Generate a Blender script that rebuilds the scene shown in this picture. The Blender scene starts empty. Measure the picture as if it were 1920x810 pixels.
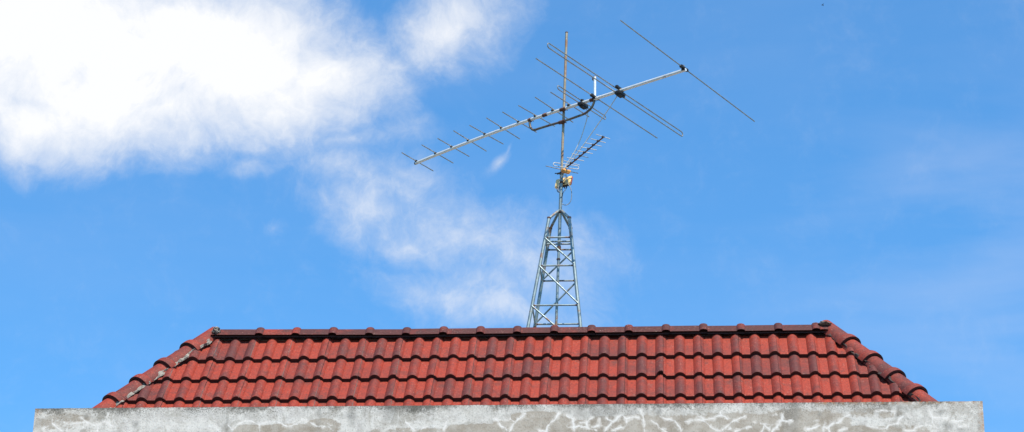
import bpy, bmesh, math, random
import numpy as np
from mathutils import Vector, Matrix, noise as mnoise
random.seed(7); R=math.radians
S=bpy.context.scene; COL=S.collection
V=Vector
# ------------------------------------------------------------------ camera
CAM=V((1.28556,-17.04994,1.6)); YAW,PIT,ROL=-0.07256,0.41289,0.01621; F=4555.27
WT=1.6+5.95835            # top of the parapet wall
HW=7.05579/2              # half the wall's length
fw=V((math.sin(YAW)*math.cos(PIT),math.cos(YAW)*math.cos(PIT),math.sin(PIT)))
r0=V((math.cos(YAW),-math.sin(YAW),0)); u0=r0.cross(fw)
rt=math.cos(ROL)*r0+math.sin(ROL)*u0; up=-math.sin(ROL)*r0+math.cos(ROL)*u0
cd=bpy.data.cameras.new('camera'); cam=bpy.data.objects.new('camera',cd); COL.objects.link(cam)
cam.matrix_world=Matrix(((rt.x,up.x,-fw.x,CAM.x),(rt.y,up.y,-fw.y,CAM.y),(rt.z,up.z,-fw.z,CAM.z),(0,0,0,1)))
cd.sensor_width=36; cd.lens=F*36/1920; cd.clip_start=.1; cd.clip_end=3000
S.camera=cam
def ray(px,py): return (fw+rt*((px-960)/F)-up*((py-405)/F))
def on_y(px,py,y): d=ray(px,py); return CAM+d*((y-CAM.y)/d.y)
def on_z(px,py,z): d=ray(px,py); return CAM+d*((z-CAM.z)/d.z)
def on_pl(px,py,p,n): d=ray(px,py); return CAM+d*((p-CAM).dot(n)/d.dot(n))

# ------------------------------------------------------------------ materials
def mat(name):
    m=bpy.data.materials.new(name); m.use_nodes=True
    nt=m.node_tree; b=nt.nodes['Principled BSDF']; return m,nt,b
def N(nt,t,**k):
    n=nt.nodes.new(t)
    for a,v in k.items():
        if a.startswith('i_'): n.inputs[a[2:]].default_value=v
        else: setattr(n,a,v)
    return n
def ramp(nt,src,stops,interp='LINEAR'):
    n=nt.nodes.new('ShaderNodeValToRGB'); cr=n.color_ramp; cr.interpolation=interp
    while len(cr.elements)<len(stops): cr.elements.new(.5)
    for e,(p,c) in zip(cr.elements,stops):
        e.position=p; e.color=(c,c,c,1) if isinstance(c,(int,float)) else (*c,1)
    nt.links.new(src,n.inputs[0]); return n.outputs[0]
def noi(nt,scale,detail=4,rough=.55,vec=None,dist=0):
    n=N(nt,'ShaderNodeTexNoise'); n.inputs['Scale'].default_value=scale; n.inputs['Detail'].default_value=detail
    n.inputs['Roughness'].default_value=rough; n.inputs['Distortion'].default_value=dist
    if vec is not None: nt.links.new(vec,n.inputs['Vector'])
    return n.outputs['Fac']
def pos(nt,scale=(1,1,1)):
    g=N(nt,'ShaderNodeNewGeometry'); m=N(nt,'ShaderNodeMapping'); m.inputs['Scale'].default_value=scale
    nt.links.new(g.outputs['Position'],m.inputs['Vector']); return m.outputs[0]
def objc(nt,scale=(1,1,1)):
    g=N(nt,'ShaderNodeTexCoord'); m=N(nt,'ShaderNodeMapping'); m.inputs['Scale'].default_value=scale
    nt.links.new(g.outputs['Object'],m.inputs['Vector']); return m.outputs[0]
def mix(nt,f,a,b,mode='MIX'):
    n=N(nt,'ShaderNodeMix',data_type='RGBA',blend_type=mode)
    for s,v in ((0,f),(6,a),(7,b)):
        if isinstance(v,(int,float)): n.inputs[s].default_value=v
        elif isinstance(v,tuple): n.inputs[s].default_value=(*v,1)
        else: nt.links.new(v,n.inputs[s])
    return n.outputs[2]
def mth(nt,op,a,b=None,c=None,clamp=False):
    n=N(nt,'ShaderNodeMath',operation=op); n.use_clamp=clamp
    for i,v in enumerate((a,b,c)):
        if v is None: continue
        if isinstance(v,(int,float)): n.inputs[i].default_value=v
        else: nt.links.new(v,n.inputs[i])
    return n.outputs[0]
def bump(nt,b,h,st,dist=.01):
    n=N(nt,'ShaderNodeBump'); n.inputs['Strength'].default_value=st; n.inputs['Distance'].default_value=dist
    nt.links.new(h,n.inputs['Height']); nt.links.new(n.outputs[0],b.inputs['Normal'])
def attr(nt,name):
    n=N(nt,'ShaderNodeAttribute'); n.attribute_name=name; return n.outputs['Fac']

def metal_mat(name,base,dark,rust,rust_amt,metallic,rough,scale=6):
    m,nt,b=mat(name); p=pos(nt)
    c=mix(nt,ramp(nt,noi(nt,scale*4,5,.65,p),[(.3,0),(.7,1)]),dark,base)
    rf=ramp(nt,noi(nt,scale*1.7,6,.7,p),[(.62-rust_amt,0),(.70-rust_amt,1)])
    c=mix(nt,rf,c,rust)
    nt.links.new(c,b.inputs['Base Color'])
    nt.links.new(mth(nt,'MULTIPLY',mth(nt,'SUBTRACT',1,rf),metallic),b.inputs['Metallic'])
    nt.links.new(ramp(nt,noi(nt,scale*9,3,.6,p),[(.3,rough-.08),(.7,rough+.15)]),b.inputs['Roughness'])
    return m
M={}
M['alu']=metal_mat('aluminium',(.90,.86,.78),(.74,.70,.61),(.26,.19,.13),.0,.45,.36,5)
M['rod']=metal_mat('aluminium_rod',(.42,.40,.36),(.22,.205,.175),(.14,.09,.06),.02,.6,.36,8)
M['galv']=metal_mat('galvanised_steel',(.27,.335,.335),(.16,.20,.20),(.22,.11,.055),.07,.5,.45,4)
M['mast']=metal_mat('weathered_mast',(.42,.35,.24),(.27,.21,.135),(.28,.15,.07),.12,.45,.45,5)
M['arm']=metal_mat('painted_arm',(.17,.165,.13),(.08,.07,.05),(.10,.04,.025),.10,.4,.45,7)
M['rust']=metal_mat('rusty_steel',(.13,.055,.03),(.06,.028,.018),(.20,.08,.035),.1,.1,.75,9)
M['black']=metal_mat('black_plastic',(.010,.009,.009),(.006,.006,.006),(.05,.03,.02),-.05,.0,.5,9)
M['orange']=metal_mat('aged_orange_plastic',(.78,.38,.09),(.58,.26,.06),(.30,.12,.04),.02,.0,.5,12)
M['cream']=metal_mat('aged_cream_plastic',(.88,.62,.28),(.76,.50,.20),(.40,.22,.10),-.03,.0,.55,14)
M['redrust']=metal_mat('red_rusted_edge',(.42,.09,.05),(.28,.06,.03),(.2,.06,.03),.05,.0,.6,12)
M['rodlight']=metal_mat('dull_aluminium_rod',(.56,.55,.52),(.40,.39,.36),(.2,.14,.1),.0,.15,.6,8)
M['cable']=metal_mat('pale_cable',(.66,.63,.56),(.50,.47,.40),(.3,.26,.2),.0,.0,.5,10)
M['cabled']=metal_mat('dark_cable',(.10,.11,.12),(.06,.06,.07),(.12,.09,.07),.0,.0,.5,10)

def tile_mat(name,cap=0.0,dk_=1.0):
    m,nt,b=mat(name); p=pos(nt)
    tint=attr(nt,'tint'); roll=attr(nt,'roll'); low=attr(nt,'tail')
    n1=noi(nt,9,5,.65,p); n2=noi(nt,60,5,.75,p); n3=noi(nt,3.1,3,.6,p)
    base=mix(nt,ramp(nt,n2,[(.30,0),(.70,1)]),(.150,.013,.006),(.345,.040,.016))
    # worn, dirty film: on the exposed rolls and towards the tail of every tile
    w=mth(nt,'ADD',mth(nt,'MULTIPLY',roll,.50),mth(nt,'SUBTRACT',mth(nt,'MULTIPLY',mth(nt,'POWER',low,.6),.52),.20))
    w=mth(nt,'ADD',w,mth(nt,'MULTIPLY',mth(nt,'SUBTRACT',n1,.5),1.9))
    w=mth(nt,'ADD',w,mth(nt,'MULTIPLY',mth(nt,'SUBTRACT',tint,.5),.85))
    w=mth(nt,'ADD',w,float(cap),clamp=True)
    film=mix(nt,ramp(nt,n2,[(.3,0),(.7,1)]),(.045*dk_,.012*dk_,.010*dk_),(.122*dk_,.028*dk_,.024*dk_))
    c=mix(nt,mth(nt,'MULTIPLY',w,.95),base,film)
    # soot in irregular patches
    soot=ramp(nt,noi(nt,5.2,6,.75,p,.4),[(.54,0),(.72,.7)])
    c=mix(nt,soot,c,(.05,.026,.022))
    # pale lichen specks
    sp=ramp(nt,noi(nt,85,4,.65,p),[(.61,0),(.70,1)])
    sp=mth(nt,'MULTIPLY',sp,ramp(nt,n3,[(.35,.1),(.65,.75)]))
    c=mix(nt,sp,c,(.46,.30,.23))
    dk=ramp(nt,noi(nt,62,4,.75,p,.3),[(.34,.75),(.44,0)])
    c=mix(nt,dk,c,(.05,.014,.011))
    nt.links.new(c,b.inputs['Base Color']); b.inputs['Roughness'].default_value=.72
    b.inputs['Specular IOR Level'].default_value=.3
    bump(nt,b,mth(nt,'ADD',n2,mth(nt,'MULTIPLY',n1,.6)),.35,.006); return m
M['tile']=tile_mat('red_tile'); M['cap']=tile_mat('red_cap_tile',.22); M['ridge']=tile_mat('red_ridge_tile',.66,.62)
m,nt,b=mat('shaded_tile_butt'); p=pos(nt)  # tile red darkened to paint in the shade on butts and undersides
nt.links.new(mix(nt,noi(nt,40,4,.6,p),(.045,.012,.010),(.075,.020,.015)),b.inputs['Base Color']); b.inputs['Roughness'].default_value=.9; M['butt']=m
m,nt,b=mat('joint_dirt'); p=pos(nt)
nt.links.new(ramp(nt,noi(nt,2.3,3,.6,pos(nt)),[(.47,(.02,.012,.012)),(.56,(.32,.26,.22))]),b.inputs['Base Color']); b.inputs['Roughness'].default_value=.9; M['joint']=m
m,nt,b=mat('mortar'); p=pos(nt)
c=mix(nt,ramp(nt,noi(nt,26,6,.7,p),[(.34,0),(.54,1)]),(.05,.044,.038),(.29,.255,.21))
nt.links.new(c,b.inputs['Base Color']); b.inputs['Roughness'].default_value=.95; bump(nt,b,noi(nt,45,5,.7,p),.9,.02); M['mortar']=m
m,nt,b=mat('shade_mortar'); p=pos(nt)  # mortar coloured near black to paint in the shaded gap under caps
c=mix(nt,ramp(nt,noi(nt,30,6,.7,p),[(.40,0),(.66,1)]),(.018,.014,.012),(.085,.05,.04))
nt.links.new(c,b.inputs['Base Color']); b.inputs['Roughness'].default_value=.95; bump(nt,b,noi(nt,45,5,.7,p),.9,.02); M['mortar_shade']=m

# stained concrete with pale repaired cracks
m,nt,b=mat('stained_concrete'); p=pos(nt)
st=attr(nt,'seam'); hz=attr(nt,'depth'); px=attr(nt,'stain_hole')
big=noi(nt,2.6,5,.6,p); mid=noi(nt,11,6,.7,p); fine=noi(nt,75,5,.75,p); vf=noi(nt,230,2,.6,p)
bz=mth(nt,'ADD',attr(nt,'bare'),mth(nt,'MULTIPLY',mth(nt,'SUBTRACT',noi(nt,9,7,.72,p,.5),.5),1.5))
bare=ramp(nt,bz,[(.40,0),(.56,1)])
coat=mix(nt,ramp(nt,big,[(.35,0),(.62,1)]),(.42,.38,.325),(.53,.49,.44))
plas=mix(nt,ramp(nt,noi(nt,4,4,.6,p),[(.35,0),(.62,1)]),(.285,.235,.18),(.39,.335,.27))
c=mix(nt,bare,coat,plas)
nb=mth(nt,'SUBTRACT',1,mth(nt,'MULTIPLY',bare,.75))
c=mix(nt,mth(nt,'MULTIPLY',nb,ramp(nt,mid,[(.44,0),(.56,.85)])),c,(.62,.575,.51))
c=mix(nt,mth(nt,'MULTIPLY',nb,ramp(nt,noi(nt,6,7,.75,p,.8),[(.50,0),(.62,.5)])),c,(.24,.205,.155))
c=mix(nt,ramp(nt,fine,[(.33,.65),(.47,0)]),c,(.13,.115,.09))
c=mix(nt,ramp(nt,vf,[(.60,0),(.72,.5)]),c,(.66,.59,.51))
# grime that gathers along the top edge and runs down
g=mth(nt,'ADD',mth(nt,'MULTIPLY',mth(nt,'SUBTRACT',noi(nt,38,6,.8,p),.5),2.2),mth(nt,'MULTIPLY',mth(nt,'SUBTRACT',noi(nt,2.2,3,.6,pos(nt,(1,1,.25))),.5),2.4))
g=mth(nt,'ADD',g,mth(nt,'SUBTRACT',.46,mth(nt,'MULTIPLY',hz,9)))
c=mix(nt,ramp(nt,g,[(.12,0),(.34,.45),(.60,.85)]),c,(.085,.078,.062))
spk=mth(nt,'ADD',mth(nt,'MULTIPLY',mth(nt,'SUBTRACT',noi(nt,105,4,.7,p),.5),2.6),mth(nt,'SUBTRACT',mth(nt,'MULTIPLY',noi(nt,5,4,.7,p),1.3),mth(nt,'ADD',.36,mth(nt,'MULTIPLY',hz,2.6))))
c=mix(nt,ramp(nt,spk,[(.30,0),(.46,.68)]),c,(.075,.066,.052))
run=ramp(nt,noi(nt,7,4,.6,pos(nt,(1,1,.12))),[(.58,0),(.72,.5)])
c=mix(nt,run,c,(.19,.175,.15))
c=mix(nt,mth(nt,'MULTIPLY',px,ramp(nt,mid,[(.3,.75),(.7,.3)])),c,(.16,.15,.13))
# ochre rust on the corners
oc=mth(nt,'MULTIPLY',attr(nt,'corner'),ramp(nt,noi(nt,30,5,.7,p),[(.45,0),(.6,.8)]))
c=mix(nt,oc,c,(.36,.19,.09))
# pale filler in the cracks
hn=mth(nt,'ADD',attr(nt,'halo'),mth(nt,'MULTIPLY',mth(nt,'SUBTRACT',noi(nt,17,6,.75,p,.5),.5),2.2))
c=mix(nt,mth(nt,'MULTIPLY',ramp(nt,hn,[(.45,0),(.80,.62)]),ramp(nt,attr(nt,'halo'),[(.05,0),(.3,1)])),c,(.68,.62,.55))
wob=mth(nt,'ADD',st,mth(nt,'MULTIPLY',mth(nt,'SUBTRACT',noi(nt,55,5,.75,p),.5),1.5))
fil=mth(nt,'MULTIPLY',ramp(nt,wob,[(.34,0),(.72,.95)]),ramp(nt,st,[(.08,0),(.25,1)]))
fil=mth(nt,'MULTIPLY',fil,ramp(nt,noi(nt,6,3,.6,p),[(.30,.45),(.5,1)]))
c=mix(nt,mth(nt,'MULTIPLY',fil,.88),c,(.70,.655,.60))
nt.links.new(c,b.inputs['Base Color']); b.inputs['Roughness'].default_value=.92; b.inputs['Specular IOR Level'].default_value=.2
bump(nt,b,mth(nt,'ADD',mth(nt,'MULTIPLY',fine,.6),mid),.5,.006); M['concrete']=m
m,nt,b=mat('plain_render'); p=pos(nt)
nt.links.new(mix(nt,ramp(nt,noi(nt,3,6,.65,p),[(.35,0),(.65,1)]),(.30,.29,.26),(.46,.45,.42)),b.inputs['Base Color']); b.inputs['Roughness'].default_value=.9; M['render']=m
m,nt,b=mat('ground_grey'); p=pos(nt)
nt.links.new(mix(nt,ramp(nt,noi(nt,.6,6,.65,p),[(.35,0),(.65,1)]),(.05,.05,.045),(.11,.105,.095)),b.inputs['Base Color']); b.inputs['Roughness'].default_value=.95; M['ground']=m
m,nt,b=mat('dark_feathers'); b.inputs['Base Color'].default_value=(.03,.035,.04,1); b.inputs['Roughness'].default_value=.8; M['bird']=m

# ------------------------------------------------------------------ builders
def link(name,bm,m,parent=None,smooth=True):
    me=bpy.data.meshes.new(name); bm.to_mesh(me); bm.free()
    for mm in (m if isinstance(m,(list,tuple)) else [m]): me.materials.append(mm)
    if smooth:
        for f in me.polygons: f.use_smooth=True
        me.set_sharp_from_angle(angle=R(38))
    o=bpy.data.objects.new(name,me); COL.objects.link(o)
    if parent: o.parent=parent; o.matrix_parent_inverse=parent_world(parent).inverted()
    return o
def parent_world(p):
    m=p.matrix_basis.copy()
    if p.parent: m=parent_world(p.parent)@p.matrix_parent_inverse@m
    return m
def thing(name,label,cat,loc=(0,0,0),group=None):
    o=bpy.data.objects.new(name,None); COL.objects.link(o); o.location=loc; o.empty_display_size=.1
    o['label']=label; o['category']=cat
    if group: o['group']=group
    return o
def tag(o,label,cat,group=None):
    o['label']=label; o['category']=cat
    if group: o['group']=group
def tube(bm,pts,rad,seg=10,caps=True,mi=0):
    pts=[V(q) for q in pts]; n=len(pts)
    rads=rad if isinstance(rad,(list,tuple)) else [rad]*n
    t0=(pts[1]-pts[0]).normalized(); a=V((0,0,1)) if abs(t0.z)<.9 else V((1,0,0))
    nx=t0.cross(a).normalized(); rings=[]
    for i in range(n):
        t=(pts[min(i+1,n-1)]-pts[max(i-1,0)]).normalized()
        nx=(nx-t*nx.dot(t)).normalized(); ny=t.cross(nx)
        k=1
        rings.append([bm.verts.new(pts[i]+(nx*math.cos(2*math.pi*j/seg)+ny*math.sin(2*math.pi*j/seg))*rads[i]*k) for j in range(seg)])
    for i in range(n-1):
        for j in range(seg):
            f=bm.faces.new((rings[i][j],rings[i][(j+1)%seg],rings[i+1][(j+1)%seg],rings[i+1][j])); f.material_index=mi
    if caps:
        bm.faces.new(rings[0][::-1]).material_index=mi; bm.faces.new(rings[-1]).material_index=mi
def smooth_path(pts,k=8,closed=False):
    pts=[V(q) for q in pts]; out=[]
    n=len(pts)
    for i in range(n-1):
        p0=pts[max(i-1,0)];p1=pts[i];p2=pts[i+1];p3=pts[min(i+2,n-1)]
        for j in range(k):
            t=j/k; out.append(.5*((2*p1)+(p2-p0)*t+(2*p0-5*p1+4*p2-p3)*t*t+(3*p1-p0-3*p2+p3)*t**3))
    out.append(pts[-1]); return out
def obox(bm,c,ax,ay,az,sx,sy,sz,bev=.15,mi=0):
    """oriented box with chamfered edges; half sizes sx,sy,sz"""
    c=V(c); ax=V(ax).normalized(); az=V(az).normalized(); ay=V(ay).normalized()
    bb=bmesh.new(); bmesh.ops.create_cube(bb,size=2)
    for v in bb.verts: v.co=V((v.co.x*sx,v.co.y*sy,v.co.z*sz))
    w=min(sx,sy,sz)*bev*2
    if w>0: bmesh.ops.bevel(bb,geom=bb.edges[:],offset=w,segments=2,profile=.6,affect='EDGES')
    vm={}
    for v in bb.verts: vm[v]=bm.verts.new(c+ax*v.co.x+ay*v.co.y+az*v.co.z)
    for f in bb.faces:
        ff=bm.faces.new([vm[v] for v in f.verts]); ff.material_index=mi
    bb.free()
Z=V((0,0,1))

# ------------------------------------------------------------------ ground
bm=bmesh.new(); bmesh.ops.create_grid(bm,x_segments=8,y_segments=8,size=1500)
g=link('ground',bm,M['ground'],smooth=False); g['kind']='structure'

# ------------------------------------------------------------------ the building
house=thing('building','grey concrete building with a cracked parapet wall and a red tiled hip roof','building',(0,2.8,0))
YB=6.2; TH=.14
# front wall, a fine grid that carries the crack pattern
def P6(x0,l): return [(x0+a/6.4,740+b/6.4) for a,b in l]
ST=[]
def sl(x0,w,*l,a=1.0): ST.append((P6(x0,l),w/6.4,a))
sl(50,9,(190,405),(310,355),(430,440)); sl(50,14,(300,345),(325,375)); sl(50,9,(450,325),(500,355),(690,330)); sl(50,9,(500,355),(490,430))
sl(50,7,(650,275),(720,330)); sl(50,13,(720,330),(830,365),(900,350),(940,310)); sl(50,8,(940,310),(980,220)); sl(50,8,(940,330),(990,345),(1030,380)); sl(50,14,(850,365),(850,440)); sl(50,22,(300,240),(310,345),a=.55); sl(50,20,(680,380),(680,440),a=.6)
sl(350,16,(500,370),(560,420),(620,350),(700,315),(780,320),(870,360),(960,330),(1080,320),(1200,380),(1340,350),(1390,280),(1480,330),(1560,380),(1700,385),(1760,430),a=.8); sl(350,18,(870,360),(880,440),a=.8); sl(350,60,(1220,360),(1220,300),(1320,270),a=.5); sl(350,70,(20,400),(300,380),(420,430),a=.5); sl(350,60,(1560,300),(1900,420),a=.45)
sl(650,14,(700,300),(750,370),(810,420)); sl(650,16,(1220,270),(1190,350),(1160,420)); sl(650,20,(900,420),(980,370),(1100,380),a=.8); sl(650,20,(1790,290),(1850,370),(1920,420),a=.9);sl(650,50,(80,420),(260,230),a=.45);sl(650,60,(1000,330),(1300,240),a=.4)
sl(950,22,(220,230),(130,300),(60,380),(40,440)); sl(950,10,(40,280),(90,330)); sl(950,26,(620,230),(580,300),(510,350),(470,440)); sl(950,14,(390,430),(470,440)); sl(950,11,(720,240),(760,280),(800,285)); sl(950,20,(800,285),(800,390),(810,440)); sl(950,16,(730,385),(800,390),(900,370)); sl(950,16,(880,335),(960,330)); sl(950,9,(960,330),(1030,270)); sl(950,22,(960,330),(980,400),(1100,375)); sl(950,26,(900,380),(960,400),(1080,430)); sl(950,7,(1110,290),(1110,350)); sl(950,9,(1200,280),(1280,330)); sl(950,24,(1280,330),(1200,400),(1170,440)); sl(950,36,(1280,330),(1330,270),(1370,240),(1420,270)); sl(950,10,(1420,280),(1450,290),(1520,265),(1580,275)); sl(950,18,(1440,290),(1440,360)); sl(950,24,(1280,430),(1330,400),(1390,390)); sl(950,8,(1600,180),(1610,220),(1640,265)); sl(950,7,(1640,265),(1650,440)); sl(950,11,(1740,320),(1800,350),(1850,410),(1920,445)); sl(950,8,(1830,260),(1920,290)); sl(950,40,(60,380),(90,440),a=.7); sl(950,16,(180,200),(340,190),a=.6)
sl(1250,11,(0,290),(90,310),(150,380),(170,430)); sl(1250,20,(210,325),(300,305)); sl(1250,15,(300,305),(400,305),(450,305)); sl(1250,12,(450,305),(540,285),(650,245)); sl(1250,9,(640,200),(655,245),(730,285)); sl(1250,12,(370,250),(440,295),(500,360),(540,400),(640,440)); sl(1250,11,(660,430),(750,360),(830,300),(940,260)); sl(1250,50,(690,430),(770,400),a=.6); sl(1250,10,(830,440),(900,410),(1020,385)); sl(1250,9,(1050,330),(1100,330),(1180,360),(1280,355)); sl(1250,10,(1180,360),(1160,400),(1145,445)); sl(1250,9,(1180,375),(1245,415)); sl(1250,28,(1260,440),(1330,380),(1380,300),(1390,240)); sl(1250,26,(1390,310),(1440,315),(1495,305)); sl(1250,9,(1275,245),(1325,250)); sl(1250,28,(1690,420),(1760,400),(1840,370)); sl(1250,40,(1720,330),(1830,300),a=.6); sl(1250,50,(1880,440),(1900,330),a=.8);sl(1250,16,(300,205),(325,230),a=.7);sl(1250,40,(830,310),(900,350),a=.45)
sl(1550,26,(0,400),(60,350),(150,320),(210,265),(270,245)); sl(1550,26,(30,400),(30,440)); sl(1550,14,(480,370),(600,395),(700,405),(770,360),(850,345),(870,300),(930,250)); sl(1550,9,(150,430),(210,415),(260,395)); sl(1550,6,(1230,185),(1270,270),(1275,360)); sl(1550,8,(1280,280),(1450,280)); sl(1550,11,(940,435),(1050,430),(1080,390),(1150,370),(1290,365),(1320,400)); sl(1550,7,(1500,315),(1560,325),(1640,305)); sl(1550,6,(590,195),(680,190),(820,200),(825,240)); sl(1550,8,(1590,380),(1700,375))
def wav(l):
    out=[]
    for i in range(len(l)-1):
        a,b=l[i],l[i+1]; d=math.hypot(b[0]-a[0],b[1]-a[1]); k=max(1,int(d/2.5))
        for j in range(k): t=j/k; out.append((a[0]+(b[0]-a[0])*t,a[1]+(b[1]-a[1])*t))
    out.append(l[-1])
    return [(x+mnoise.noise(V((x*.16,y*.16,1)))*2.2+mnoise.noise(V((x*.5,y*.5,4)))*.8,y+mnoise.noise(V((x*.16,y*.16,7)))*1.8+mnoise.noise(V((x*.5,y*.5,9)))*.8) for x,y in out]
segs=[]
for l,w,a in ST:
    l=wav(l); q=[on_y(x,y,0) for x,y in l]; ww=w/235
    for i in range(len(q)-1):
        x,y=l[i]; k=1+mnoise.noise(V((x*.12,y*.12,20)))*1.1; a2=a*(.82+.45*mnoise.noise(V((x*.07,y*.1,30))))
        segs.append((q[i].x,q[i].z,q[i+1].x,q[i+1].z,ww*max(.3,k)*.8,min(1,a2)))
nx=1008; xs=np.linspace(-HW,HW,nx+1)
zs=[0]+list(-np.arange(1,52)*.0075)
while zs[-1]>-WT+.01: zs.append(max(zs[-1]*1.25,-WT))
zs=np.array(zs)+WT; nz=len(zs)
X,ZZ=np.meshgrid(xs,zs,indexing='ij'); val=np.zeros_like(X); hal=np.zeros_like(X)
for (a,b_,c_,d,w,al) in segs:
    dx,dz=c_-a,d-b_; L=dx*dx+dz*dz+1e-9
    i0=np.searchsorted(xs,min(a,c_)-.12); i1=np.searchsorted(xs,max(a,c_)+.12)
    xx=X[i0:i1]; zz=ZZ[i0:i1]
    t=np.clip(((xx-a)*dx+(zz-b_)*dz)/L,0,1); dist=np.hypot(xx-a-t*dx,zz-b_-t*dz)
    # wide strokes fade softly, narrow ones stay crisp
    v=al*np.clip(1.0-(dist-w*.12)/(.006+w*.40),0,1); val[i0:i1]=np.maximum(val[i0:i1],v)
    v=al*np.clip(1.0-dist/(.030+w*1.1),0,1); hal[i0:i1]=np.maximum(hal[i0:i1],v)
def blob(cx,cy,rx,rz):
    q=on_y(cx,cy,0); return np.clip(1.3*(1-np.hypot((X-q.x)/rx,(ZZ-q.z)/rz)),0,1)
stn_hole=np.zeros_like(X)  # dark stains, plus one hole whose shaded inside is painted on
for bb_ in ((1480,775,.10,.26,),(1536.7,776.5,.02,.022),(1776,797,.05,.045),(1805,806,.05,.03),(1570,772,.0,.0),(1655,768,.30,.04),(1585,762,.0,0),(735,775,.10,.10),(740,766,.10,.07),(660,775,.05,.16),(1763,772,.05,.03),(1130,772,.35,.09),(1683,770,.05,.07),(160,780,.03,.03),(255,796,.04,.04),(1235,770,.03,.06)):
    if bb_[2]>0: stn_hole=np.maximum(stn_hole,blob(*bb_)*(.75 if bb_[2]>.09 else 1))
bar=np.zeros_like(X)
for q_ in ((540,806,.40,.055),(605,800,.16,.075),(470,808,.16,.06),(1000,812,.45,.13),(1200,812,.80,.165),(1380,808,.75,.165),(1500,800,.45,.16),(1640,775,.28,.06),(1620,805,.2,.04),(900,810,.35,.08),(120,790,.25,.09),(1700,806,.25,.06),(760,812,.4,.06),(1010,785,.25,.07)):
    q=on_y(q_[0],q_[1],0); d_=np.maximum(np.abs(X-q.x)/q_[2],np.abs(ZZ-q.z)/q_[3])*.15+np.hypot((X-q.x)/q_[2],(ZZ-q.z)/q_[3])*.75
    bar=np.maximum(bar,np.clip(2.2*(1-d_),0,1)*(.55 if q_[0] in (120,1640,1700,760) else .95))
bar=np.maximum(bar,np.clip((WT-ZZ-.30)/.4,0,.6))
crn=np.maximum(np.clip(1-(HW-X)/.05,0,1)+0*X,np.clip(1-(X+HW)/.07,0,1)*np.clip(1-(WT-ZZ)/.12,0,1))
crn=np.maximum(crn,np.clip(1-(WT-ZZ)/.03,0,1)*((X>2.3)*1.0))
bm=bmesh.new(); vs=[[bm.verts.new((xs[i],0,zs[j])) for j in range(nz)] for i in range(nx+1)]
# slightly chipped top edge
top2=[]
for i in range(nx+1):
    dz=(mnoise.noise(V((xs[i]*9,0,0)))*.5+mnoise.noise(V((xs[i]*45,3,0)))*.5)*.0035
    vs[i][0].co.z+=dz-.001
for i in range(nx):
    for j in range(nz-1): bm.faces.new((vs[i][j],vs[i][j+1],vs[i+1][j+1],vs[i+1][j]))
bk=[bm.verts.new((xs[i],TH,vs[i][0].co.z)) for i in range(nx+1)]; bl=[bm.verts.new((xs[i],TH,0)) for i in range(nx+1)]
for i in range(nx):
    bm.faces.new((vs[i][0],vs[i+1][0],bk[i+1],bk[i])); bm.faces.new((bk[i],bk[i+1],bl[i+1],bl[i]))
for i,s in ((0,1),(nx,-1)):
    l=[vs[i][j] for j in range(nz)]+[bl[i],bk[i]]
    bm.faces.new(l if s<0 else l[::-1])
bm.verts.index_update(); nv=len(bm.verts)
arr={k:np.zeros(nv,np.float32) for k in('bare','halo','seam','depth','stain_hole','corner')}
for i in range(nx+1):
    for j in range(nz):
        k=i*nz+j; arr['seam'][k]=val[i,j]; arr['halo'][k]=hal[i,j]; arr['bare'][k]=bar[i,j]; arr['depth'][k]=WT-zs[j]; arr['stain_hole'][k]=stn_hole[i,j]; arr['corner'][k]=crn[i,j]
wall=link('parapet_wall',bm,M['concrete'],house,smooth=False)
for k,a in arr.items():
    at=wall.data.attributes.new(k,'FLOAT','POINT'); at.data.foreach_set('value',a)
def plain(name,boxes,m):
    bm=bmesh.new()
    for (x0,x1,y0,y1,z0,z1) in boxes:
        obox(bm,((x0+x1)/2,(y0+y1)/2,(z0+z1)/2),(1,0,0),(0,1,0),Z,(x1-x0)/2,(y1-y0)/2,(z1-z0)/2,.03)
    return link(name,bm,m,house,smooth=False)
plain('side_wall',[(-HW+.003,-HW+TH,TH+.002,YB,0,WT-.006)],M['render'])
plain('side_wall',[(HW-TH,HW-.003,TH+.002,YB,0,WT-.006)],M['render'])
plain('rear_wall',[(-HW+TH+.002,HW-TH-.002,YB-TH,YB-.003,0,WT-.006)],M['render'])
SLAB=WT-.62
plain('flat_roof_slab',[(-HW+TH+.001,HW-TH-.001,TH+.003,YB-TH-.002,SLAB-.18,SLAB)],M['render'])

# ---- hip roof geometry
XL,XR,YR,ZR,SL=-2.533,2.552,1.30,WT+1.12587,0.89933
TS=math.tan(SL); CAPH=.096            # ridge cap stands this far above the tile plane's apex
ZA=ZR-CAPH                            # apex of the tile plane
RUN=.90                               # plan run from the ridge to the eaves
L_s=RUN/math.cos(SL)
# course tails measured down the slope (from the photograph's three visible courses)
tails=[]
nrm=V((0,-math.sin(SL),math.cos(SL))); apex=V((0,YR,ZA))
for py in (665.0,702.5,741.0):
    q=on_pl(955,py,apex+nrm*.03,nrm); tails.append(((YR-q.y)/math.cos(SL)))
print('TAILS',tails)
gauge=(tails[2]-tails[0])/2
courses=[tails[0],tails[1],tails[2],tails[2]+gauge]
while courses[-1]<L_s-.05: courses.append(courses[-1]+gauge)
SX=None
q=on_pl(952.5,745.5,apex+nrm*.03,nrm); SEAM=q.x
print('SEAM',SEAM,'gauge',gauge)
TW=.30; THK=.016; LIFT=.040
def prof(u):
    """height of the tile above its pan at u metres right of the tile's left seam"""
    h=0
    for c,w in ((-.0195,.044),(.1305,.044),(.2805,.044)):
        d=abs(u-c)/w
        if d<1: h=max(h,.030*(math.cos(d*math.pi/2)**.75))
    return h
US=[]
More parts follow.
